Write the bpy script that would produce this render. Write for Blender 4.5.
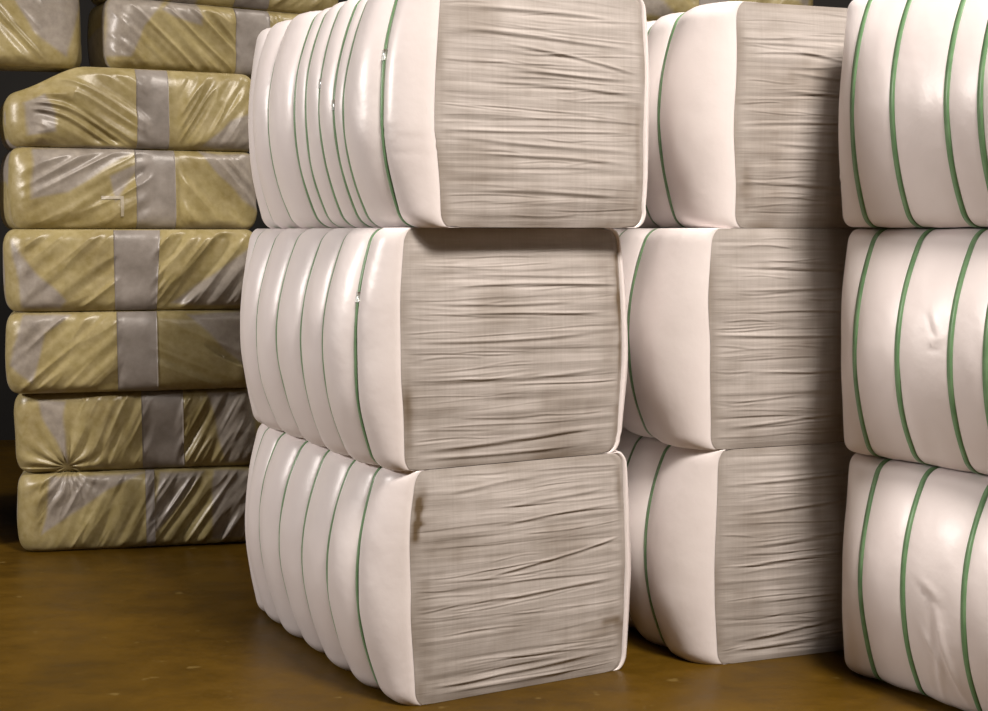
import bpy, math, random
import numpy as np
from mathutils import Vector

for o in list(bpy.data.objects):
    bpy.data.objects.remove(o, do_unlink=True)
scene = bpy.context.scene
col = scene.collection
R = math.radians

# ------------------------------------------------------------------ camera
cam_data = bpy.data.cameras.new('camera')
cam_data.sensor_width = 36.0
cam_data.lens = 1405.0 / 988.0 * 36.0
cam = bpy.data.objects.new('camera', cam_data)
cam.location = (0, 0, 1.485)
cam.rotation_euler = (R(90 - 5.0), 0, 0)
col.objects.link(cam)
scene.camera = cam

# ------------------------------------------------------------------ world, lamps, exposure
world = bpy.data.worlds.new('world')
scene.world = world
world.use_nodes = True
world.node_tree.nodes['Background'].inputs[0].default_value = (0.9, 0.8, 0.65, 1)
world.node_tree.nodes['Background'].inputs[1].default_value = 0.02

def lamp(loc, power, size, color, target=None):
    d = bpy.data.lights.new('lamp_or_fill', 'AREA')
    d.shape = 'DISK'; d.size = size; d.energy = power; d.color = color
    o = bpy.data.objects.new('lamp_or_fill', d)
    o.location = loc
    col.objects.link(o)
    return o
WARM = (1.0, 0.905, 0.82)
COOL = (1.0, 0.925, 0.875)
lamp((2.3, 0.9, 7.0), 930, 1.8, WARM)
lamp((0.9, -0.6, 7.0), 110, 1.8, WARM)  # added front fill without a known fixture, softens the shadows
lamp((2.0, 7.4, 7.0), 130, 1.2, WARM)
# added floodlight, no known fixture; brightens the left sides of the stacks
left_fill = lamp((-6.3, 3.6, 3.2), 225, 0.9, COOL)
left_fill.rotation_euler = (Vector((-0.3, 4.6, 1.3)) - left_fill.location).to_track_quat('-Z', 'Y').to_euler()

scene.view_settings.view_transform = 'Standard'
scene.view_settings.look = 'None'
scene.view_settings.gamma = 1.0
scene.view_settings.use_curve_mapping = False
scene.view_settings.exposure = 0.10

# ------------------------------------------------------------------ material helpers
def new_mat(name):
    m = bpy.data.materials.new(name); m.use_nodes = True
    nt = m.node_tree
    return m, nt, nt.nodes, nt.links, nt.nodes['Principled BSDF']

def coords(nt, scale=(1, 1, 1), out='Object'):
    tc = nt.nodes.new('ShaderNodeTexCoord')
    mp = nt.nodes.new('ShaderNodeMapping')
    mp.inputs['Scale'].default_value = scale
    nt.links.new(tc.outputs[out], mp.inputs['Vector'])
    return mp.outputs['Vector']

def noise(nt, vec, scale, detail=3, rough=0.5):
    n = nt.nodes.new('ShaderNodeTexNoise')
    n.inputs['Scale'].default_value = scale
    n.inputs['Detail'].default_value = detail
    n.inputs['Roughness'].default_value = rough
    nt.links.new(vec, n.inputs['Vector'])
    return n.outputs['Fac']

def ramp(nt, fac, stops):
    r = nt.nodes.new('ShaderNodeValToRGB')
    el = r.color_ramp.elements
    while len(el) < len(stops): el.new(0.5)
    for e, (p, c) in zip(el, stops):
        e.position = p; e.color = (*c, 1)
    nt.links.new(fac, r.inputs['Fac'])
    return r.outputs['Color']

def mixc(nt, fac, a, b, mode='MIX'):
    n = nt.nodes.new('ShaderNodeMix'); n.data_type = 'RGBA'; n.blend_type = mode
    for s, v in ((n.inputs['Factor'], fac), (n.inputs['A'], a), (n.inputs['B'], b)):
        if hasattr(v, 'is_output'): nt.links.new(v, s)
        elif isinstance(v, tuple): s.default_value = (*v, 1)
        else: s.default_value = v
    return n.outputs['Result']

def bump(nt, height, strength, dist, b):
    n = nt.nodes.new('ShaderNodeBump')
    n.inputs['Strength'].default_value = strength
    n.inputs['Distance'].default_value = dist
    nt.links.new(height, n.inputs['Height'])
    nt.links.new(n.outputs['Normal'], b.inputs['Normal'])

def attr(nt, name):
    a = nt.nodes.new('ShaderNodeAttribute'); a.attribute_name = name
    return a.outputs['Fac']

M = {}
# white plastic film
m, nt, N, L, b = new_mat('white_film')
v = coords(nt, (1, 1, 1))
c = ramp(nt, noise(nt, v, 3.5, 4), [(0.3, (0.81, 0.745, 0.74)), (0.7, (0.88, 0.825, 0.82))])
L.new(mixc(nt, attr(nt, 'dirt'), c, (0.30, 0.23, 0.15)), b.inputs['Base Color'])
b.inputs['Roughness'].default_value = 0.35
b.inputs['Specular IOR Level'].default_value = 0.55
bump(nt, noise(nt, coords(nt, (1, 1, 1)), 28, 3), 0.10, 0.01, b)
M['film'] = m
# woven grey end sheet
m, nt, N, L, b = new_mat('woven_end_sheet')
n1 = noise(nt, coords(nt, (3, 3, 90)), 1.0, 4, 0.6)
n2 = noise(nt, coords(nt, (110, 3, 3)), 1.0, 3, 0.6)
n3 = noise(nt, coords(nt, (1, 1, 1)), 6.0, 5, 0.6)
c = ramp(nt, n1, [(0.3, (0.4000, 0.3640, 0.3400)), (0.7, (0.5120, 0.4720, 0.4480))])
c = mixc(nt, 0.35, c, ramp(nt, n2, [(0.3, (0.3680, 0.3360, 0.3120)), (0.7, (0.5280, 0.4880, 0.4640))]))
c = mixc(nt, 0.30, c, ramp(nt, n3, [(0.35, (0.3360, 0.3000, 0.2640)), (0.65, (0.5280, 0.4880, 0.4600))]))
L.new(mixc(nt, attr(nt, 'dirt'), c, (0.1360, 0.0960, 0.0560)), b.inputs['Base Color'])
b.inputs['Roughness'].default_value = 0.6
b.inputs['Specular IOR Level'].default_value = 0.3
bump(nt, n1, 0.35, 0.004, b)
M['cover'] = m
# green strap
m, nt, N, L, b = new_mat('green_strap')
c = ramp(nt, noise(nt, coords(nt), 14, 2), [(0.3, (0.12, 0.25, 0.115)), (0.7, (0.19, 0.34, 0.175))])
L.new(c, b.inputs['Base Color'])
b.inputs['Roughness'].default_value = 0.33
M['strap'] = m
m, nt, N, L, b = new_mat('strap_seal')
c = ramp(nt, noise(nt, coords(nt), 60, 2), [(0.3, (0.62, 0.68, 0.64)), (0.7, (0.85, 0.9, 0.87))])
L.new(c, b.inputs['Base Color']); b.inputs['Roughness'].default_value = 0.3; b.inputs['Metallic'].default_value = 0.5
M['seal'] = m
# khaki film with grey overlap folds
m, nt, N, L, b = new_mat('khaki_film')
n3 = noise(nt, coords(nt), 5.0, 5, 0.6)
n4 = noise(nt, coords(nt), 26.0, 4, 0.6)
tan = ramp(nt, n3, [(0.3, (0.2562, 0.1975, 0.0625)), (0.7, (0.4125, 0.3438, 0.1438))])
grey = ramp(nt, n3, [(0.3, (0.2250, 0.1975, 0.1775)), (0.7, (0.3750, 0.3375, 0.3125))])
c = mixc(nt, attr(nt, 'grey'), tan, grey)
c = mixc(nt, 0.22, c, ramp(nt, n4, [(0.3, (0.2000, 0.1625, 0.0875)), (0.7, (0.6500, 0.5750, 0.4250))]))
L.new(c, b.inputs['Base Color'])
b.inputs['Roughness'].default_value = 0.35
b.inputs['Specular IOR Level'].default_value = 0.5
bump(nt, n4, 0.25, 0.006, b)
M['khaki'] = m
m, nt, N, L, b = new_mat('grey_overlap_film')
c = ramp(nt, noise(nt, coords(nt), 9, 5, 0.6), [(0.3, (0.2125, 0.1875, 0.1650)), (0.7, (0.3500, 0.3150, 0.2875))])
L.new(c, b.inputs['Base Color']); b.inputs['Roughness'].default_value = 0.38
bump(nt, noise(nt, coords(nt), 30, 3), 0.25, 0.005, b)
M['band'] = m
m, nt, N, L, b = new_mat('dark_cord')
c = ramp(nt, noise(nt, coords(nt), 30, 2), [(0.3, (0.03, 0.025, 0.015)), (0.7, (0.07, 0.055, 0.035))])
L.new(c, b.inputs['Base Color']); b.inputs['Roughness'].default_value = 0.6
M['cord'] = m
m, nt, N, L, b = new_mat('clear_tape')
c = ramp(nt, noise(nt, coords(nt), 30, 2), [(0.3, (0.42, 0.37, 0.27)), (0.7, (0.55, 0.50, 0.40))])
L.new(c, b.inputs['Base Color']); b.inputs['Roughness'].default_value = 0.2
M['tape'] = m
# floor
m, nt, N, L, b = new_mat('sealed_concrete')
n1 = noise(nt, coords(nt), 1.3, 6, 0.6)
n2 = noise(nt, coords(nt, (1, 1.7, 1)), 4.5, 8, 0.7)
n3 = noise(nt, coords(nt, (1, 1.3, 1)), 11, 3, 0.5)
c = ramp(nt, n1, [(0.3, (0.0440, 0.0232, 0.0020)), (0.7, (0.1200, 0.0640, 0.0056))])
c = mixc(nt, 0.5, c, ramp(nt, n2, [(0.3, (0.0328, 0.0168, 0.0016)), (0.55, (0.0880, 0.0464, 0.0040)), (0.75, (0.1200, 0.0680, 0.0096))]))
spots = ramp(nt, n3, [(0.68, (0, 0, 0)), (0.74, (1, 1, 1))])
c = mixc(nt, mixc(nt, 0.6, (0, 0, 0), spots), c, (0.1760, 0.1200, 0.0360))
L.new(c, b.inputs['Base Color'])
L.new(ramp(nt, n2, [(0.3, (0.30,) * 3), (0.7, (0.48,) * 3)]), b.inputs['Roughness'])
b.inputs['Specular IOR Level'].default_value = 0.12
bump(nt, n2, 0.08, 0.004, b)
M['floor'] = m
m, nt, N, L, b = new_mat('painted_block')
c = ramp(nt, noise(nt, coords(nt), 2, 5), [(0.3, (0.006, 0.005, 0.004)), (0.7, (0.011, 0.0095, 0.007))])
L.new(c, b.inputs['Base Color']); b.inputs['Roughness'].default_value = 0.8
M['wall'] = m

# ------------------------------------------------------------------ mesh helpers
def mesh_obj(name, verts, faces, mat, parent=None, attrs=None, smooth=True, loops=None):
    """verts (n,3) array, faces: (k,4) int array of quads; loops: extra polygons (lists)"""
    me = bpy.data.meshes.new(name)
    verts = np.asarray(verts, dtype=np.float32)
    quads = np.asarray(faces, dtype=np.int32).reshape(-1, 4)
    extra = loops or []
    idx = np.concatenate([quads.ravel()] + [np.asarray(e, dtype=np.int32) for e in extra]) if extra else quads.ravel()
    totals = np.concatenate([np.full(len(quads), 4, dtype=np.int32), np.array([len(e) for e in extra], dtype=np.int32)])
    starts = np.concatenate([[0], np.cumsum(totals)[:-1]]).astype(np.int32)
    me.vertices.add(len(verts)); me.vertices.foreach_set('co', verts.ravel())
    me.loops.add(len(idx)); me.loops.foreach_set('vertex_index', idx.astype(np.int32))
    me.polygons.add(len(totals)); me.polygons.foreach_set('loop_start', starts)
    me.polygons.foreach_set('use_smooth', np.full(len(totals), smooth, dtype=bool))
    me.update(calc_edges=True)
    me.validate()
    for k, a in (attrs or {}).items():
        at = me.attributes.new(k, 'FLOAT', 'POINT')
        at.data.foreach_set('value', np.asarray(a, dtype=np.float32))
    me.materials.append(mat)
    o = bpy.data.objects.new(name, me)
    col.objects.link(o)
    if parent: o.parent = parent
    return o

def grid_faces(nr, nc, wrap=False, flip=False):
    i = np.arange(nr - 1)[:, None]
    j = np.arange(nc if wrap else nc - 1)[None, :]
    j2 = (j + 1) % nc
    a = i * nc + j; b_ = i * nc + j2; c_ = (i + 1) * nc + j2; d = (i + 1) * nc + j
    f = np.stack([a, b_, c_, d], -1).reshape(-1, 4)
    return f[:, ::-1] if flip else f

def vnoise(u, v, seed):
    """smooth value noise in -1..1"""
    rng = np.random.RandomState(seed)
    T = rng.rand(64, 64) * 2 - 1
    u = np.asarray(u, float) + 17.3; v = np.asarray(v, float) + 31.7
    iu = np.floor(u).astype(int); iv = np.floor(v).astype(int)
    fu = u - iu; fv = v - iv
    fu = fu * fu * (3 - 2 * fu); fv = fv * fv * (3 - 2 * fv)
    g = lambda a, c: T[a % 64, c % 64]
    return (g(iu, iv) * (1 - fu) + g(iu + 1, iv) * fu) * (1 - fv) + (g(iu, iv + 1) * (1 - fu) + g(iu + 1, iv + 1) * fu) * fv

def smooth(x, a, b_):
    t = np.clip((x - a) / (b_ - a), 0, 1)
    return t * t * (3 - 2 * t)

def tag(o, label, cat, group=None, kind=None):
    if label: o['label'] = label
    if cat: o['category'] = cat
    if group: o['group'] = group
    if kind: o['kind'] = kind
    return o

def thing(name, loc, rz, label, cat, group):
    o = bpy.data.objects.new(name, None)
    o.empty_display_size = 0.2
    o.location = loc; o.rotation_euler = (0, 0, rz)
    col.objects.link(o)
    return tag(o, label, cat, group)

# ------------------------------------------------------------------ the room
def box(name, lo, hi, mat, kind='structure'):
    x0, y0, z0 = lo; x1, y1, z1 = hi
    v = [(x0, y0, z0), (x1, y0, z0), (x1, y1, z0), (x0, y1, z0), (x0, y0, z1), (x1, y0, z1), (x1, y1, z1), (x0, y1, z1)]
    f = [(3, 2, 1, 0), (4, 5, 6, 7), (0, 1, 5, 4), (1, 2, 6, 5), (2, 3, 7, 6), (3, 0, 4, 7)]
    o = mesh_obj(name, v, f, mat, smooth=False)
    o['kind'] = kind
    return o
box('floor', (-7, -5, -0.2), (7, 10, 0), M['floor'])
box('wall_back', (-7, 10, -0.2), (7, 10.2, 7.4), M['wall'])
box('wall_left', (-7.2, -5, -0.2), (-7, 10.2, 7.4), M['wall'])
box('wall_right', (7, -5, -0.2), (7.2, 10.2, 7.4), M['wall'])
box('ceiling', (-7.2, -5, 7.4), (7.2, 10.2, 7.6), M['wall'])

# ------------------------------------------------------------------ white strapped bale
H = 0.75

def perimeter(a, h, rc, nside, ntop, nc, p=2.4):
    """closed outline (x,z) of a rounded rectangle, counter-clockwise seen from -y; returns x,z,nx,nz"""
    pts = []
    def corner(cx, cz, a0):
        for k in range(nc + 1):
            t = a0 + k / nc * math.pi / 2
            c_, s_ = math.cos(t), math.sin(t)
            pts.append((cx + rc * math.copysign(abs(c_) ** (2 / p), c_), cz + rc * math.copysign(abs(s_) ** (2 / p), s_), c_, s_))
    def line(p0, p1, n, nx, nz):
        for k in range(1, n):
            t = k / n
            pts.append((p0[0] + (p1[0] - p0[0]) * t, p0[1] + (p1[1] - p0[1]) * t, nx, nz))
    line((a, rc), (a, h - rc), nside, 1, 0)
    corner(a - rc, h - rc, 0)
    line((a - rc, h), (-a + rc, h), ntop, 0, 1)
    corner(-a + rc, h - rc, math.pi / 2)
    line((-a, h - rc), (-a, rc), nside, -1, 0)
    corner(-a + rc, rc, math.pi)
    line((-a + rc, 0), (a - rc, 0), ntop, 0, -1)
    corner(a - rc, rc, 1.5 * math.pi)
    return np.array(pts).T

def white_bale(label, corner, alpha, straps, length=1.32, width=0.80, z0=0.0, seed=1, bulge=0.10, wrinkles=(),
               seals=(), pillow=0.025, smudges=(), detail=True, rc=0.052, rside=0.07, rlen=0.15, rright=0.028, corner_puff=0.0,
               lean=0.0, dents=()):
    """corner = front left corner on plan; straps = distances from the near end"""
    rng = random.Random(seed)
    al = R(alpha)
    e = np.array([math.cos(al), math.sin(al)]); d = np.array([-e[1], e[0]])
    ctr = np.array(corner) + e * width / 2 + d * length / 2
    root = thing('fibre_bale', (ctr[0], ctr[1], z0), al, label, 'bale', 'white strapped fibre bales in three stacks')
    l2 = length / 2
    sp = np.sort(np.array(straps)) - l2
    px, pz, pnx, pnz = perimeter(width / 2, H, rc, 40 if detail else 20, 24 if detail else 14, 12)
    side = np.abs(pnx)
    zz = (pz - H / 2) / (H / 2)
    ss = np.cumsum(np.hypot(np.diff(px, append=px[0]), np.diff(pz, append=pz[0])))

    def surf(y, strap_level=False, extra=0.0):
        """outline moved out/in for the station y (array shape (k,1)); returns x, z arrays"""
        y = np.asarray(y, float).reshape(-1, 1)
        # cushions between the straps
        bounds = np.concatenate([[-l2 - 0.02], sp, [l2 + 0.02]])
        k = np.clip(np.searchsorted(bounds, y, side='right') - 1, 0, len(bounds) - 2)
        w = bounds[k + 1] - bounds[k]
        u = np.clip((y - bounds[k] - 0.006) / (w - 0.012), 0, 1)
        first = (k == 0); last = (k == len(bounds) - 2)
        u2 = np.where(first, 0.5 + 0.5 * u, np.where(last, 0.5 * u, u))
        amp = pillow * np.clip(np.where(first | last, 1.5 * w, w) / 0.2, 0.3, 1.3)
        lobe = amp * np.clip(1 - (2 * u2 - 1) ** 2, 0, 1) ** 0.75
        if strap_level: lobe = lobe * 0
        prof = 1 - 0.85 * np.clip(np.abs(y) / l2, 0, 1) ** 5.0
        bul = bulge * np.clip(1 - np.abs(zz) ** 2.0, 0, 1)[None, :] * prof * np.sign(px)[None, :] * smooth(np.abs(px), width * 0.2, width * 0.46)[None, :]
        t = np.clip((np.abs(y) - (l2 - rlen)) / rlen, 0, 1)
        rr = (1 - np.sqrt(np.clip(1 - t ** 2.2, 0, 1)))
        wx = np.sign(px) * smooth(np.abs(px), width * 0.12, width * 0.42)
        rx_ = np.where(px < 0, rside, rright) * wx * (1 + 0.10 * vnoise(pz * 5, px * 0 + 1, seed + 4))
        puff = 0
        n = vnoise(y * 2.2 + 3, ss[None, :] * 2.2, seed) * 0.010 + vnoise(y * 6 + 9, ss[None, :] * 5, seed + 5) * 0.004
        grain = 0 if strap_level else vnoise(y * 22, ss[None, :] * 12, seed + 9) * 0.0012
        n = n * (0.25 + 0.75 * side)[None, :]
        disp = lobe * (0.22 + 0.78 * side)[None, :] + n + grain - rr * 0.010 * (1 - side)[None, :] + extra
        disp = disp - 0.003 * (1 - side)[None, :]
        for (ds, dz, ls, lz, ang, amp) in dents:      # small creases in the film of the left side
            t_ = R(ang)
            p_ = (y + l2 - ds); q_ = (pz - dz)[None, :]
            a_ = (p_ * math.cos(t_) + q_ * math.sin(t_)) / ls; b_ = (-p_ * math.sin(t_) + q_ * math.cos(t_)) / lz
            disp = disp + (pnx < -0.5)[None, :] * amp * np.exp(-a_ ** 2) * (np.exp(-b_ ** 2) - 0.8 * np.exp(-(b_ + 1.6) ** 2))
        x = px[None, :] + pnx[None, :] * disp + bul - rr * rx_[None, :]
        z = pz[None, :] + pnz[None, :] * disp
        z = np.clip(z, 0.0, H)
        x = x + lean * (z - H / 2)
        return x, z

    # stations, closer together near straps and the rounded ends
    ys = set(np.linspace(-l2 + rlen, l2 - rlen, 110 if detail else 50))
    for s in sp: ys.update(s + np.array([-0.012, -0.007, -0.003, 0, 0.003, 0.007, 0.012]))
    tt = np.sin(np.linspace(0, math.pi / 2, 22 if detail else 10))
    ys.update(l2 - rlen + rlen * tt); ys.update(-(l2 - rlen + rlen * tt))
    ys = np.array(sorted(y for y in ys if abs(y) <= l2))
    x, z = surf(ys)
    n = x.shape[1]
    Y = np.repeat(ys[:, None], n, 1)
    # lip rings turned in at both ends
    def lip(i, inset, dy):
        cx, cz = 0, H / 2
        return x[i] - np.sign(x[i]) * np.minimum(inset, np.abs(x[i])), z[i] - np.sign(z[i] - cz) * np.minimum(inset * 0.6, np.abs(z[i] - cz)), np.full(n, ys[i] + dy)
    rows = [(*lip(0, 0.020, 0.030),), (*lip(0, 0.010, 0.010),), (*lip(0, 0.004, 0.0005),)]
    rows_end = [(*lip(-1, 0.004, -0.0005),), (*lip(-1, 0.010, -0.010),), (*lip(-1, 0.020, -0.030),)]
    X = np.vstack([r[0] for r in rows] + [x] + [r[0] for r in rows_end])
    Z = np.vstack([r[1] for r in rows] + [z] + [r[1] for r in rows_end])
    YY = np.vstack([r[2] for r in rows] + [Y] + [r[2] for r in rows_end])
    nr = X.shape[0]
    V = np.stack([X, YY, Z], -1).reshape(-1, 3)
    dirt = np.zeros((nr, n))
    dirt = dirt + 0.45 * smooth(-Z, -0.05, 0.0) * (1 if z0 == 0 else 0.35) * (0.5 + 0.5 * vnoise(YY * 9, X * 9, seed + 3))
    dirt = np.clip(dirt, 0, 1)
    mesh_obj('film_wrap', V, grid_faces(nr, n, True, flip=True), M['film'], root, {'dirt': dirt.ravel()},
             loops=[list(range(n)), list(range((nr - 1) * n, nr * n))[::-1]])

    # end sheets
    def end_sheet(sgn):
        i = 0 if sgn < 0 else -1
        rx, rz = x[i], z[i]
        zl, zh = rz.min() + 0.001, rz.max() - 0.001
        nv, nu = (340, 120) if (sgn < 0 and detail) else (40, 24)
        vv = np.linspace(0, 1, nv)
        zc = zl + (zh - zl) * vv
        right = px > 0
        def edge(mask):
            o_ = np.argsort(rz[mask]); return np.interp(zc, rz[mask][o_], np.abs(rx[mask][o_]))
        # outline per height: outermost |x| on each side
        xr = edge(right & (side > 0.02)) - ((0.009 + 0.004 * vnoise(zc * 9, zc * 0, seed)) if sgn < 0 else 0.002)
        xl = edge((~right) & (side > 0.02)) - (0.002 if sgn < 0 else 0.012)
        uu = np.linspace(0, 1, nu)
        U, Vv = np.meshgrid(uu, vv)
        Xc = -xl[:, None] + (xl + xr)[:, None] * U
        Zc = np.repeat(zc[:, None], nu, 1)
        edge_d = np.minimum(np.minimum(U, 1 - U) * width, np.minimum(Vv, 1 - Vv) * H * 1.3)
        dome = 0.020 * (1 - (2 * U - 1) ** 4) * (1 - (2 * Vv - 1) ** 4)
        dome = dome + 0.0015 - 0.006 * (1 - smooth((1 - U) * width, 0.0, 0.02)) * (1 if sgn < 0 else 0)
        rn = vnoise(U * 2.3, Vv * 2.3, seed + 20) * 0.006 * smooth(edge_d, 0, 0.1)
        wr = np.zeros_like(U); dk = np.zeros_like(U)
        ws = list(wrinkles) if sgn < 0 else []
        if sgn < 0 and detail:
            q = random.Random(seed * 77)
            for k in range(64):
                v0 = q.uniform(0.04, 0.97); u0 = q.uniform(-0.1, 0.55); ln = q.uniform(0.25, 0.8)
                ws.append((u0, v0, min(1.05, u0 + ln), v0 + q.uniform(-0.012, 0.012), q.uniform(0.0008, 0.0026), q.uniform(0.0025, 0.005)))
        for (u0, v0, u1, v1, amp, wd) in ws:
            t = (U - u0) / (u1 - u0)
            vc = v0 + (v1 - v0) * t + 0.006 * np.sin(t * 5 + v0 * 40)
            dz = (Vv - vc) * (zh - zl)
            env = smooth(t, 0, 0.3) * (1 - smooth(t, 0.75, 1.0))
            wr += 0.48 * min(amp, 0.0055) * env * (np.exp(-(dz / (0.75 * wd)) ** 2) - 0.7 * np.exp(-((dz + 1.7 * wd) / wd) ** 2))
        fold = vnoise(U * 2.0, Vv * 60, seed + 31) * 0.0012 + vnoise(U * 3.5, Vv * 24, seed + 32) * 0.0020
        out = dome + rn + (wr + fold) * smooth(edge_d, 0.0, 0.05)
        Yc = sgn * (l2 + out)
        dn = 0.5 + 0.5 * vnoise(U * 7, Vv * 8, seed + 40)
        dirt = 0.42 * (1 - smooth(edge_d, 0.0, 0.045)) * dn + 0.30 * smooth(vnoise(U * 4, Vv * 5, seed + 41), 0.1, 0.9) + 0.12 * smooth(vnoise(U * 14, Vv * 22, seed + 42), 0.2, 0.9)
        dirt += (0.25 if z0 == 0 else 0.08) * (1 - smooth(Vv, 0.0, 0.35)) * dn
        for (su, sv, ru, rv, amt) in smudges:
            q2 = ((U - su) / ru) ** 2 + ((Vv - sv) / rv) ** 2
            q2 = q2 * (1 + 0.7 * vnoise(U * 30, Vv * 30, seed + 50))
            dirt = dirt + amt * np.exp(-q2 * 1.5)
        dirt = np.clip(dirt, 0, 1)
        Vt = np.stack([Xc, Yc, Zc], -1).reshape(-1, 3)
        mesh_obj('end_sheet', Vt, grid_faces(nv, nu, flip=(sgn > 0)), M['cover'], root, {'dirt': dirt.ravel()})
    end_sheet(-1)
    end_sheet(1)

    # straps
    wd = 0.0095
    for k, s in enumerate(sp):
        xs, zs = surf([s], True, 0.0)
        xs, zs = xs[0], zs[0]
        ring = []
        for off, dy in ((0.0032, -wd), (0.0032, wd), (0.0008, wd), (0.0008, -wd)):
            zo = np.clip(zs + pnz * off, 0.0008, H - 0.0008)
            ring.append(np.stack([xs + pnx * off, np.full(n, s + dy), zo], -1))
        Vs = np.stack(ring, 0).reshape(-1, 3)
        f = np.concatenate([grid_faces(4, n, True, True),
                            np.stack([3 * n + np.arange(n), 3 * n + (np.arange(n) + 1) % n, (np.arange(n) + 1) % n, np.arange(n)], -1)[:, ::-1]])
        st = mesh_obj('strap', Vs, f, M['strap'], root)
        for (ks, zf) in seals:
            if ks == k:
                m_ = np.where((pnx < -0.9))[0]
                c_ = m_[np.argmin(np.abs(pz[m_] - zf * H))]
                sel = np.arange(c_ - 1, c_ + 2)
                rg = []
                for off, dy in ((0.0055, -wd * 1.25), (0.0055, wd * 1.25), (0.001, wd * 1.25), (0.001, -wd * 1.25)):
                    rg.append(np.stack([xs[sel] + pnx[sel] * off, np.full(3, s + dy), zs[sel] + pnz[sel] * off], -1))
                Vq = np.stack(rg, 1).reshape(-1, 3)   # per section 4 points
                mesh_obj('seal', Vq, grid_faces(3, 4, True), M['seal'], st, loops=[[0, 1, 2, 3], [11, 10, 9, 8]])
    return root

def off(c, alpha, de, dd):
    a = R(alpha)
    return (c[0] + math.cos(a) * de - math.sin(a) * dd, c[1] + math.sin(a) * de + math.cos(a) * dd)

# central stack
A1 = 29.0; O1 = (-0.300, 4.275)
white_bale('dirty-bottomed white bale standing on the floor at the foot of the central stack', off(O1, A1, 0.025, 0), A1,
           [0.17, 0.38, 0.61, 0.82, 1.04, 1.22], 1.36, 0.82, 0.0, 11,
           wrinkles=[(0.25, 0.50, 1.05, 0.64, 0.006, 0.006), (0.3, 0.74, 0.95, 0.77, 0.004, 0.006), (0.3, 0.42, 0.95, 0.43, 0.006, 0.007),
                     (0.0, 0.07, 0.9, 0.10, 0.007, 0.008), (0.1, 0.03, 0.8, 0.05, 0.006, 0.008), (0.35, 0.80, 0.95, 0.86, 0.004, 0.008), (0.1, 0.9, 0.6, 0.93, 0.004, 0.008)],
           smudges=[(0.030, 0.82, 0.016, 0.05, 1.6), (0.022, 0.74, 0.014, 0.035, 1.6), (0.040, 0.90, 0.03, 0.05, 0.5), (0.93, 0.24, 0.06, 0.025, 0.7), (0.85, 0.2, 0.14, 0.05, 0.3),
                    (0.05, 0.3, 0.05, 0.3, 0.35), (0.97, 0.85, 0.02, 0.12, 0.5)])
white_bale('middle bale of the central stack with a dark crease down its right edge', O1, A1,
           [0.13, 0.34, 0.55, 0.77, 0.99, 1.19], 1.32, 0.82, H, 23,
           wrinkles=[(0.15, 0.80, 1.0, 0.80, 0.006, 0.008), (0.1, 0.76, 1.0, 0.76, 0.006, 0.007), (0.05, 0.69, 0.8, 0.68, 0.005, 0.006), (0.1, 0.64, 0.95, 0.64, 0.005, 0.007),
                     (0.0, 0.53, 0.9, 0.54, 0.006, 0.007), (0.05, 0.36, 0.95, 0.38, 0.005, 0.008), (0.0, 0.08, 0.9, 0.12, 0.007, 0.009), (0.0, 0.04, 0.8, 0.05, 0.006, 0.008)],
           smudges=[(0.985, 0.6, 0.012, 0.4, 0.75), (0.93, 0.5, 0.05, 0.2, 0.25), (0.02, 0.25, 0.02, 0.2, 0.4)], seals=[(0, 0.72)])
white_bale('top bale of the central stack with eight unevenly spaced green straps', off(O1, A1, 0.045, -0.07), A1,
           [0.12, 0.33, 0.41, 0.54, 0.67, 0.77, 1.01, 1.22], 1.42, 0.82, 2 * H, 37, rside=0.10, rlen=0.19,
           wrinkles=[(0.0, 0.80, 1.0, 0.77, 0.007, 0.007), (0.25, 0.76, 0.98, 0.66, 0.006, 0.006), (0.15, 0.66, 0.95, 0.63, 0.005, 0.008), (0.1, 0.60, 1.0, 0.57, 0.006, 0.007),
                     (-0.05, 0.40, 1.0, 0.40, 0.006, 0.006), (0.0, 0.36, 1.0, 0.33, 0.007, 0.008), (0.1, 0.30, 0.95, 0.28, 0.005, 0.007), (0.1, 0.15, 0.9, 0.14, 0.006, 0.008),
                     (0.1, 0.90, 0.9, 0.88, 0.005, 0.008)],
           smudges=[(0.9, 0.1, 0.1, 0.1, 0.3), (0.96, 0.3, 0.02, 0.3, 0.35)], seals=[(0, 0.70), (2, 0.52), (3, 0.62)],
           dents=[(0.04, 0.27, 0.05, 0.006, 0, 0.005), (0.05, 0.30, 0.06, 0.006, 3, 0.005), (0.04, 0.24, 0.05, 0.006, -3, 0.004)])

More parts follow.
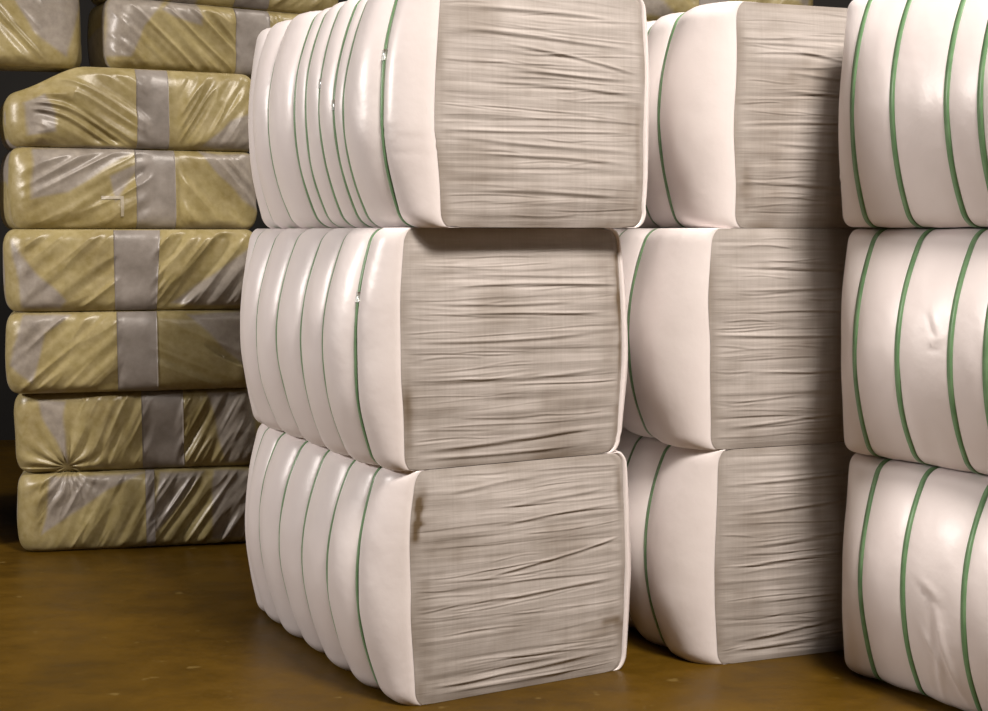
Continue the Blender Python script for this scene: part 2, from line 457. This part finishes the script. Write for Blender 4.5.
# stack behind, to the right
A2 = 20.0; O2 = (0.69, 4.70)
white_bale('lowest bale of the recessed stack between the central and right stacks', off(O2, A2, 0.01, 0), A2,
           [0.22, 0.46, 0.70, 0.92, 1.12], 1.32, 0.82, 0.0, 51, rlen=0.2, rside=0.11,
           wrinkles=[(0.0, 0.83, 0.9, 0.88, 0.006, 0.007), (0.0, 0.70, 0.9, 0.75, 0.006, 0.007), (0.1, 0.55, 0.9, 0.60, 0.006, 0.008), (0.0, 0.45, 0.9, 0.50, 0.006, 0.007),
                     (0.0, 0.10, 0.9, 0.18, 0.007, 0.008), (0.0, 0.05, 0.9, 0.12, 0.006, 0.008)])
white_bale('middle bale of the recessed stack between the central and right stacks', off(O2, A2, -0.03, 0.0), A2,
           [0.30, 0.52, 0.74, 0.95, 1.15], 1.32, 0.82, H, 63, rlen=0.2, rside=0.11,
           wrinkles=[(0.1, 0.83, 0.95, 0.82, 0.006, 0.007), (0.1, 0.73, 0.95, 0.72, 0.005, 0.007), (0.1, 0.62, 0.95, 0.62, 0.006, 0.006), (-0.1, 0.52, 0.95, 0.51, 0.006, 0.007),
                     (0.0, 0.35, 0.95, 0.35, 0.005, 0.008), (0.0, 0.10, 0.9, 0.15, 0.006, 0.008)])
white_bale('top bale of the recessed stack between the central and right stacks', off(O2, A2, 0.05, 0.0), A2,
           [0.25, 0.45, 0.68, 0.90, 1.12], 1.32, 0.82, 2 * H, 75, rlen=0.2, rside=0.11,
           wrinkles=[(0.2, 0.80, 0.95, 0.70, 0.006, 0.007), (0.2, 0.70, 0.95, 0.66, 0.006, 0.007), (0.1, 0.62, 0.95, 0.57, 0.005, 0.007), (-0.1, 0.46, 0.95, 0.48, 0.007, 0.007),
                     (0.1, 0.38, 0.9, 0.37, 0.005, 0.007), (0.1, 0.2, 0.9, 0.19, 0.005, 0.008)],
           smudges=[(0.05, 0.2, 0.03, 0.15, 0.5)])

# right stack: its long side runs towards the camera
A3 = 33.0
def o3(length, dx=0.0):
    a = R(A3)
    return (1.145 + dx + math.sin(a) * length, 4.67 - math.cos(a) * length)
def far(length, ds): return [length - q for q in ds]
white_bale('lowest bale of the right stack with creased film near the floor', o3(1.32, 0.02), A3, far(1.32, [0.18, 0.37, 0.60, 0.73, 0.95, 1.15]), 1.32, 0.80, 0.0, 81, bulge=0.115, pillow=0.010,
           dents=[(0.80, 0.24, 0.10, 0.014, 80, 0.007), (0.83, 0.14, 0.09, 0.012, 100, 0.006), (0.85, 0.22, 0.05, 0.010, 60, 0.007), (0.77, 0.12, 0.07, 0.012, 75, 0.008), (0.84, 0.40, 0.04, 0.010, 30, 0.005)])
white_bale('middle bale of the right stack, beside the right picture edge', o3(1.32, 0.0), A3, far(1.32, [0.16, 0.35, 0.55, 0.68, 0.90, 1.12]), 1.32, 0.80, H, 93, bulge=0.115, pillow=0.007,
           dents=[(0.82, 0.41, 0.03, 0.009, -15, 0.004), (0.83, 0.46, 0.04, 0.009, 60, 0.003)])
white_bale('top bale of the right stack in the upper right corner', o3(1.32, -0.02), A3, far(1.32, [0.15, 0.33, 0.54, 0.66, 0.88, 1.10]), 1.32, 0.80, 2 * H, 97, bulge=0.115, pillow=0.007,
           dents=[(1.26, 0.22, 0.05, 0.007, 0, 0.004), (1.27, 0.16, 0.05, 0.007, 5, 0.004)])

# ------------------------------------------------------------------ khaki bale cinched at half height
def poly_mask(u, v, poly, soft=0.006):
    """soft inside test for a convex or concave polygon"""
    inside = np.zeros(u.shape, bool)
    dist = np.full(u.shape, 1e9)
    n = len(poly)
    for k in range(n):
        x0, y0 = poly[k]; x1, y1 = poly[(k + 1) % n]
        cond = ((y0 > v) != (y1 > v)) & (u < (x1 - x0) * (v - y0) / ((y1 - y0) if y1 != y0 else 1e-9) + x0)
        inside ^= cond
        t = np.clip(((u - x0) * (x1 - x0) + (v - y0) * (y1 - y0)) / ((x1 - x0) ** 2 + (y1 - y0) ** 2), 0, 1)
        dist = np.minimum(dist, np.hypot(u - x0 - t * (x1 - x0), v - y0 - t * (y1 - y0)))
    s = np.where(inside, dist, -dist)
    return smooth(s, -soft, soft)

def khaki_bale(label, corner, alpha, z0, polys, folds, band, length=1.15, depth=0.55, seed=1, detail=True, cinch=0.5, group='khaki film bales stacked at the left and behind', tapes=(), gather=None, droop=0.0):
    """corner = front left corner on plan; polys and folds in metres along the front (u) and up (v)"""
    al = R(alpha)
    e = np.array([math.cos(al), math.sin(al)]); d = np.array([-e[1], e[0]])
    ctr = np.array(corner) + e * length / 2 + d * depth / 2
    root = thing('film_bale', (ctr[0], ctr[1], z0), al, label, 'bale', group)
    a, bq, rc = length / 2, depth / 2, 0.105
    # plan outline, starting at the front (y = -b)
    nf, ns = (230, 30) if detail else (60, 16)
    # perimeter() works in (x, z): take z as plan depth
    def outline():
        pts = []
        def cr(cx, cy, a0, nn=14):
            for k in range(nn + 1):
                t = a0 + k / nn * math.pi / 2
                pts.append((cx + rc * math.cos(t), cy + rc * math.sin(t), math.cos(t), math.sin(t)))
        def ln(p0, p1, nn, nx, ny):
            for k in range(1, nn):
                t = k / nn; pts.append((p0[0] + (p1[0] - p0[0]) * t, p0[1] + (p1[1] - p0[1]) * t, nx, ny))
        cr(-a + rc, -bq + rc, math.pi)
        ln((-a + rc, -bq), (a - rc, -bq), nf, 0, -1)
        cr(a - rc, -bq + rc, 1.5 * math.pi)
        ln((a, -bq + rc), (a, bq - rc), ns, 1, 0)
        cr(a - rc, bq - rc, 0)
        ln((a - rc, bq), (-a + rc, bq), ns, 0, 1)
        cr(-a + rc, bq - rc, math.pi / 2)
        ln((-a, bq - rc), (-a, -bq + rc), ns, -1, 0)
        return np.array(pts).T
    px, py, nx, ny = outline()
    n = len(px)
    ss = np.cumsum(np.hypot(np.diff(px, append=px[0]), np.diff(py, append=py[0])))
    front = np.clip(-ny, 0, 1)
    zc = cinch * H
    def lobe_inset(z):
        lo = z < zc
        t = np.where(lo, z / zc, (z - zc) / (H - zc))
        w = np.abs(2 * t - 1)
        r = 0.055 * (1 - np.sqrt(np.clip(1 - w ** 5.0, 0, 1)))
        return r, lo
    rid = lambda q: 1 - 2 * np.abs(q)
    def surf(z, extra=0.0):
        z = np.asarray(z, float).reshape(-1, 1)
        ins, lo = lobe_inset(z)
        u = (px + a)[None, :] + 0 * z
        v = z + 0 * u
        disp = -ins + 0 * u
        disp = disp + vnoise(ss[None, :] * 2.5, z * 3, seed) * 0.012 + vnoise(ss[None, :] * 7, z * 8, seed + 1) * 0.005
        fw = front[None, :]
        tl = np.where(lo, v / zc, (v - zc) / (H - zc))
        for (u0, u1, half, ang, amp, lam) in folds:
            m_ = smooth(u, u0 - 0.03, u0 + 0.03) * (1 - smooth(u, u1 - 0.03, u1 + 0.03))
            m_ = m_ * (lo if half == 0 else ~lo) * smooth(tl, 0.0, 0.12) * (1 - smooth(tl, 0.88, 1.0))
            t = R(ang)
            w = (-math.sin(t) * u + math.cos(t) * v); s_ = (math.cos(t) * u + math.sin(t) * v)
            q1 = vnoise(w / lam, s_ / (lam * 6), seed + 60); q2 = vnoise(w / (lam * 0.45), s_ / (lam * 4), seed + 61)
            q3 = vnoise(w / (lam * 0.3), s_ / (lam * 3), seed + 62)
            disp = disp + fw * m_ * amp * (0.9 * rid(q1) + 1.1 * q1 + 0.55 * rid(q2) + 0.25 * q3)
        if gather:
            gu, gv, ga = gather
            th = np.arctan2(v - gv, u - gu); rr = np.hypot(u - gu, v - gv)
            disp = disp + fw * ga * np.sin(th * 13 + 3 * vnoise(rr * 8, th, seed + 70)) * smooth(rr, 0.0, 0.05) * (1 - smooth(rr, 0.12, 0.3)) - fw * 0.02 * np.exp(-(rr / 0.04) ** 2)
        disp = disp + extra
        return px[None, :] + nx[None, :] * disp, py[None, :] + ny[None, :] * disp, v, u
    nz = 90 if detail else 30
    def zs_(lo_, hi_):
        t = np.linspace(-1, 1, nz); t = np.sign(t) * (1 - (1 - np.abs(t)) ** 1.6)
        return lo_ + (hi_ - lo_) * (t * 0.5 + 0.5)
    zz = np.concatenate([zs_(0.0, zc - 0.0015), zs_(zc + 0.0015, H)])
    x, y, v, u = surf(zz)
    g = np.zeros_like(x)
    for pl in polys:
        g = np.maximum(g, poly_mask(u + 0.012 * vnoise(v * 9, u * 9, seed + 80), v + 0.010 * vnoise(u * 8, v * 8, seed + 81), pl, 0.010))
    g = g * np.clip(front * 3, 0, 1)[None, :]
    # patches of overlap on the ends too
    g = np.maximum(g, (front < 0.3)[None, :] * smooth(vnoise(ss[None, :] * 2.5, v * 4, seed + 82), 0.05, 0.2))
    # closing rings on top and below
    def ring(i, k, z):
        return np.stack([x[i] * k, y[i] * k, np.full(n, z)], -1)
    rows = [ring(0, 0.45, 0.0), ring(0, 0.9, 0.0)] + [np.stack([x[i], y[i], v[i]], -1) for i in range(len(zz))] + [ring(-1, 0.9, H), ring(-1, 0.45, H)]
    gr = np.vstack([g[:1], g[:1], g, g[-1:], g[-1:]])
    V = np.stack(rows, 0).reshape(-1, 3)
    V[:, 2] -= droop * (1 - smooth(V[:, 0] + a, 0.0, 0.36)) * smooth(V[:, 2], zc, H)
    nr = len(rows)
    mesh_obj('film_wrap', V, grid_faces(nr, n, True), M['khaki'], root, {'grey': gr.ravel()},
             loops=[list(range(n))[::-1], list(range((nr - 1) * n, nr * n))])
    # cinching cord in the waist
    xs, ys, _, _ = surf([zc], 0.006)
    xs, ys = xs[0], ys[0]
    ringv = []
    for o_, dz in ((0.006, 0.0), (0.0, 0.006), (-0.006, 0.0), (0.0, -0.006)):
        ringv.append(np.stack([xs + nx * o_, ys + ny * o_, np.full(n, zc + dz)], -1))
    Vs = np.stack(ringv, 0).reshape(-1, 3)
    f = np.concatenate([grid_faces(4, n, True, False), np.stack([3 * n + np.arange(n), 3 * n + (np.arange(n) + 1) % n, (np.arange(n) + 1) % n, np.arange(n)], -1)])
    mesh_obj('cinch_cord', Vs, f, M['cord'], root)
    # grey overlap bands on the front of each half
    for half, (b0, b1, s0) in enumerate(band):
        msk = np.where((front > 0.95) & (px + a > b0 - 0.05) & (px + a < b1 + 0.05))[0]
        zr = zs_(0.004, zc - 0.004) if half == 0 else zs_(zc + 0.004, H - 0.004)
        xb, yb, vb, ub = surf(zr, 0.0035)
        nb = 24
        sel_u = np.linspace(0, 1, nb)
        Vb = []
        for i in range(len(zr)):
            us = b0 + (b1 + s0 * (zr[i] - zc) - b0) * sel_u
            Vb.append(np.stack([us - a, np.interp(us, (px + a)[msk], yb[i][msk]), np.full(nb, zr[i])], -1))
        Vb = np.array(Vb)
        back = Vb + np.array([0, 0.0032, 0])
        k = len(zr)
        Vall = np.concatenate([Vb.reshape(-1, 3), back.reshape(-1, 3)])
        off_ = k * nb
        ff = [grid_faces(k, nb), grid_faces(k, nb, flip=True) + off_]
        for cidx in (0, nb - 1):
            i = np.arange(k - 1)
            q = np.stack([i * nb + cidx, (i + 1) * nb + cidx, (i + 1) * nb + cidx + off_, i * nb + cidx + off_], -1)
            ff.append(q if cidx else q[:, ::-1])
        o = mesh_obj('overlap_band', Vall, np.concatenate(ff), M['band'], root)
    for (u0, v0, u1, v1) in tapes:
        uu = np.linspace(u0, u1, 6); vv = np.linspace(v0, v1, 6)
        msk = np.where(front > 0.95)[0]
        xb, yb, vb, ub = surf(vv, 0.004)
        Vt = np.array([np.stack([uu - a, np.interp(uu, (px + a)[msk], yb[i][msk]), np.full(6, vv[i])], -1) for i in range(6)])
        Vt = np.concatenate([Vt.reshape(-1, 3), Vt.reshape(-1, 3) + np.array([0, 0.003, 0])])
        mesh_obj('tape', Vt, np.concatenate([grid_faces(6, 6), grid_faces(6, 6, flip=True) + 36]), M['tape'], root)
    return root

def px_poly(pts, x0, yb, sx, sy):
    return [((x - x0) * sx, (yb - y) * sy) for x, y in pts]
# patch outlines measured on the bale fronts: (offset along front, height), in 1/214 m
def P(pts, x0, yb, scale=1 / 214, hs=1 / 214): return px_poly(pts, x0, yb, scale, hs)

hs3 = H / 164; hs2 = H / 160; hs1 = H / 154
khaki_bale('lowest khaki bale of the left stack, gathered at a pucker, standing on the floor', (-2.21, 6.38), 13, 0.0,
           [P([(35, 405), (60, 408), (60, 464), (48, 440)], 10, 552, 1 / 214, hs1), P([(44, 478), (135, 478), (100, 492), (60, 520), (37, 534)], 10, 552, 1 / 214, hs1),
            P([(150, 478), (195, 478), (170, 505), (150, 530), (140, 540)], 10, 552, 1 / 214, hs1), P([(200, 400), (245, 400), (245, 470), (215, 470)], 10, 552, 1 / 214, hs1),
            P([(205, 478), (245, 478), (245, 545), (200, 545)], 10, 552, 1 / 214, hs1)],
           [(0.3, 0.62, 1, 65, 0.006, 0.06), (0.75, 1.2, 1, 60, 0.010, 0.06), (0.1, 0.62, 0, 62, 0.009, 0.07), (0.6, 1.2, 0, 55, 0.011, 0.07)],
           [(0.59, 0.63, 0.0), (0.58, 0.77, 0.0)], seed=101, gather=(0.24, 0.40, 0.006))
khaki_bale('middle khaki bale of the left stack, between two other khaki bales', (-2.21, 6.31), 15, H,
           [P([(18, 246), (29, 262), (66, 305), (60, 312), (26, 312)], 8, 396, 1 / 214, hs2), P([(168, 309), (200, 285), (243, 255), (250, 312)], 8, 396, 1 / 214, hs2),
            P([(26, 319), (70, 319), (47, 337), (34, 383), (16, 367)], 8, 396, 1 / 214, hs2), P([(181, 319), (245, 319), (245, 380)], 8, 396, 1 / 214, hs2)],
           [(0.08, 0.5, 1, 38, 0.011, 0.10), (0.66, 1.2, 1, 52, 0.014, 0.08), (0.0, 0.5, 0, 42, 0.011, 0.09), (0.66, 1.2, 0, -25, 0.010, 0.10)],
           [(0.495, 0.675, 0.0), (0.49, 0.675, 0.06)], seed=113)
khaki_bale('glossy khaki bale third from the floor in the left stack', (-2.19, 6.40), 24, 2 * H,
           [P([(22, 86), (40, 84), (50, 112), (50, 135), (24, 138)], 8, 234, 1 / 205, hs3), P([(190, 148), (215, 120), (245, 105), (245, 150)], 8, 234, 1 / 205, hs3),
            P([(27, 152), (130, 152), (95, 172), (60, 198), (28, 205)], 8, 234, 1 / 205, hs3), P([(185, 154), (245, 154), (245, 215), (225, 200)], 8, 234, 1 / 205, hs3),
            P([(100, 180), (130, 165), (105, 205)], 8, 234, 1 / 205, hs3)],
           [(0.12, 0.62, 1, -33, 0.018, 0.09), (0.78, 1.3, 1, 58, 0.012, 0.07), (0.05, 0.62, 0, 28, 0.010, 0.10), (0.78, 1.3, 0, -50, 0.014, 0.09)],
           [(0.56, 0.745, 0.0), (0.57, 0.72, 0.0)], length=1.16, seed=127, droop=0.13,
           tapes=[(0.40, 0.14, 0.50, 0.155), (0.485, 0.06, 0.50, 0.155)])
khaki_bale('khaki bale lying askew on the left stack, behind the central white stack', (-1.78, 6.62), 33, 3 * H,
           [[(0.0, 0.05), (0.10, 0.06), (0.16, 0.2), (0.30, 0.36), (0.02, 0.37)], [(0.33, 0.37), (0.25, 0.28), (0.45, 0.22), (0.42, 0.36)]],
           [(0.02, 0.62, 0, -42, 0.016, 0.09), (0.8, 1.25, 0, -55, 0.012, 0.09), (0.1, 1.2, 1, 40, 0.012, 0.1)],
           [(0.62, 0.80, 0.0), (0.62, 0.80, 0.0)], length=1.22, depth=0.44, seed=139, cinch=0.44)
khaki_bale('khaki bale in the upper left corner with grey film over its rounded end', (-3.01, 6.33), 13, 3 * H,
           [[(0.80, 0.375), (0.92, 0.16), (1.08, 0.05), (1.16, 0.37)]],
           [(0.3, 0.95, 0, -48, 0.016, 0.09), (0.3, 0.95, 1, -40, 0.012, 0.09)],
           [(0.20, 0.36, 0.0), (0.20, 0.36, 0.0)], length=1.13, depth=0.34, seed=151)

# stack at the left picture edge, only its rim shows
side_group = 'khaki film bales stacked at the left and behind'
gen_polys = [[(0.0, 0.02), (0.25, 0.30), (0.05, 0.36)], [(0.8, 0.36), (1.1, 0.1), (1.14, 0.37)], [(0.1, 0.40), (0.4, 0.40), (0.15, 0.7)], [(0.75, 0.72), (1.1, 0.42), (1.14, 0.73)]]
gen_folds = [(0.1, 0.5, 0, 40, 0.010, 0.09), (0.7, 1.1, 0, -40, 0.010, 0.09), (0.1, 0.5, 1, -40, 0.010, 0.09), (0.7, 1.1, 1, 50, 0.010, 0.09)]
gen_band = [(0.52, 0.68, 0.0), (0.52, 0.68, 0.0)]
for k, where in enumerate(('lowest', 'middle', 'third')):
    khaki_bale('%s khaki bale of the stack just beyond the left picture edge' % where, (-3.66 + 0.01 * k, 6.42 - 0.02 * k), 2 + k, k * H,
               gen_polys, gen_folds, gen_band, depth=0.50, seed=171 + k, detail=False)
# stacks further back, behind the white bales
for stack, (cx, cy, an, place) in enumerate([(-0.66, 7.62, 6, 'far stack behind the central white stack'), (0.56, 7.70, -3, 'far stack behind the recessed white stack')]):
    for k, where in enumerate(('lowest', 'second', 'third', 'top')):
        khaki_bale('%s khaki bale of the %s' % (where, place), (cx + 0.02 * (k % 2), cy - 0.015 * k), an + k, k * H,
                   gen_polys, gen_folds, gen_band, seed=191 + 10 * stack + k, detail=False)
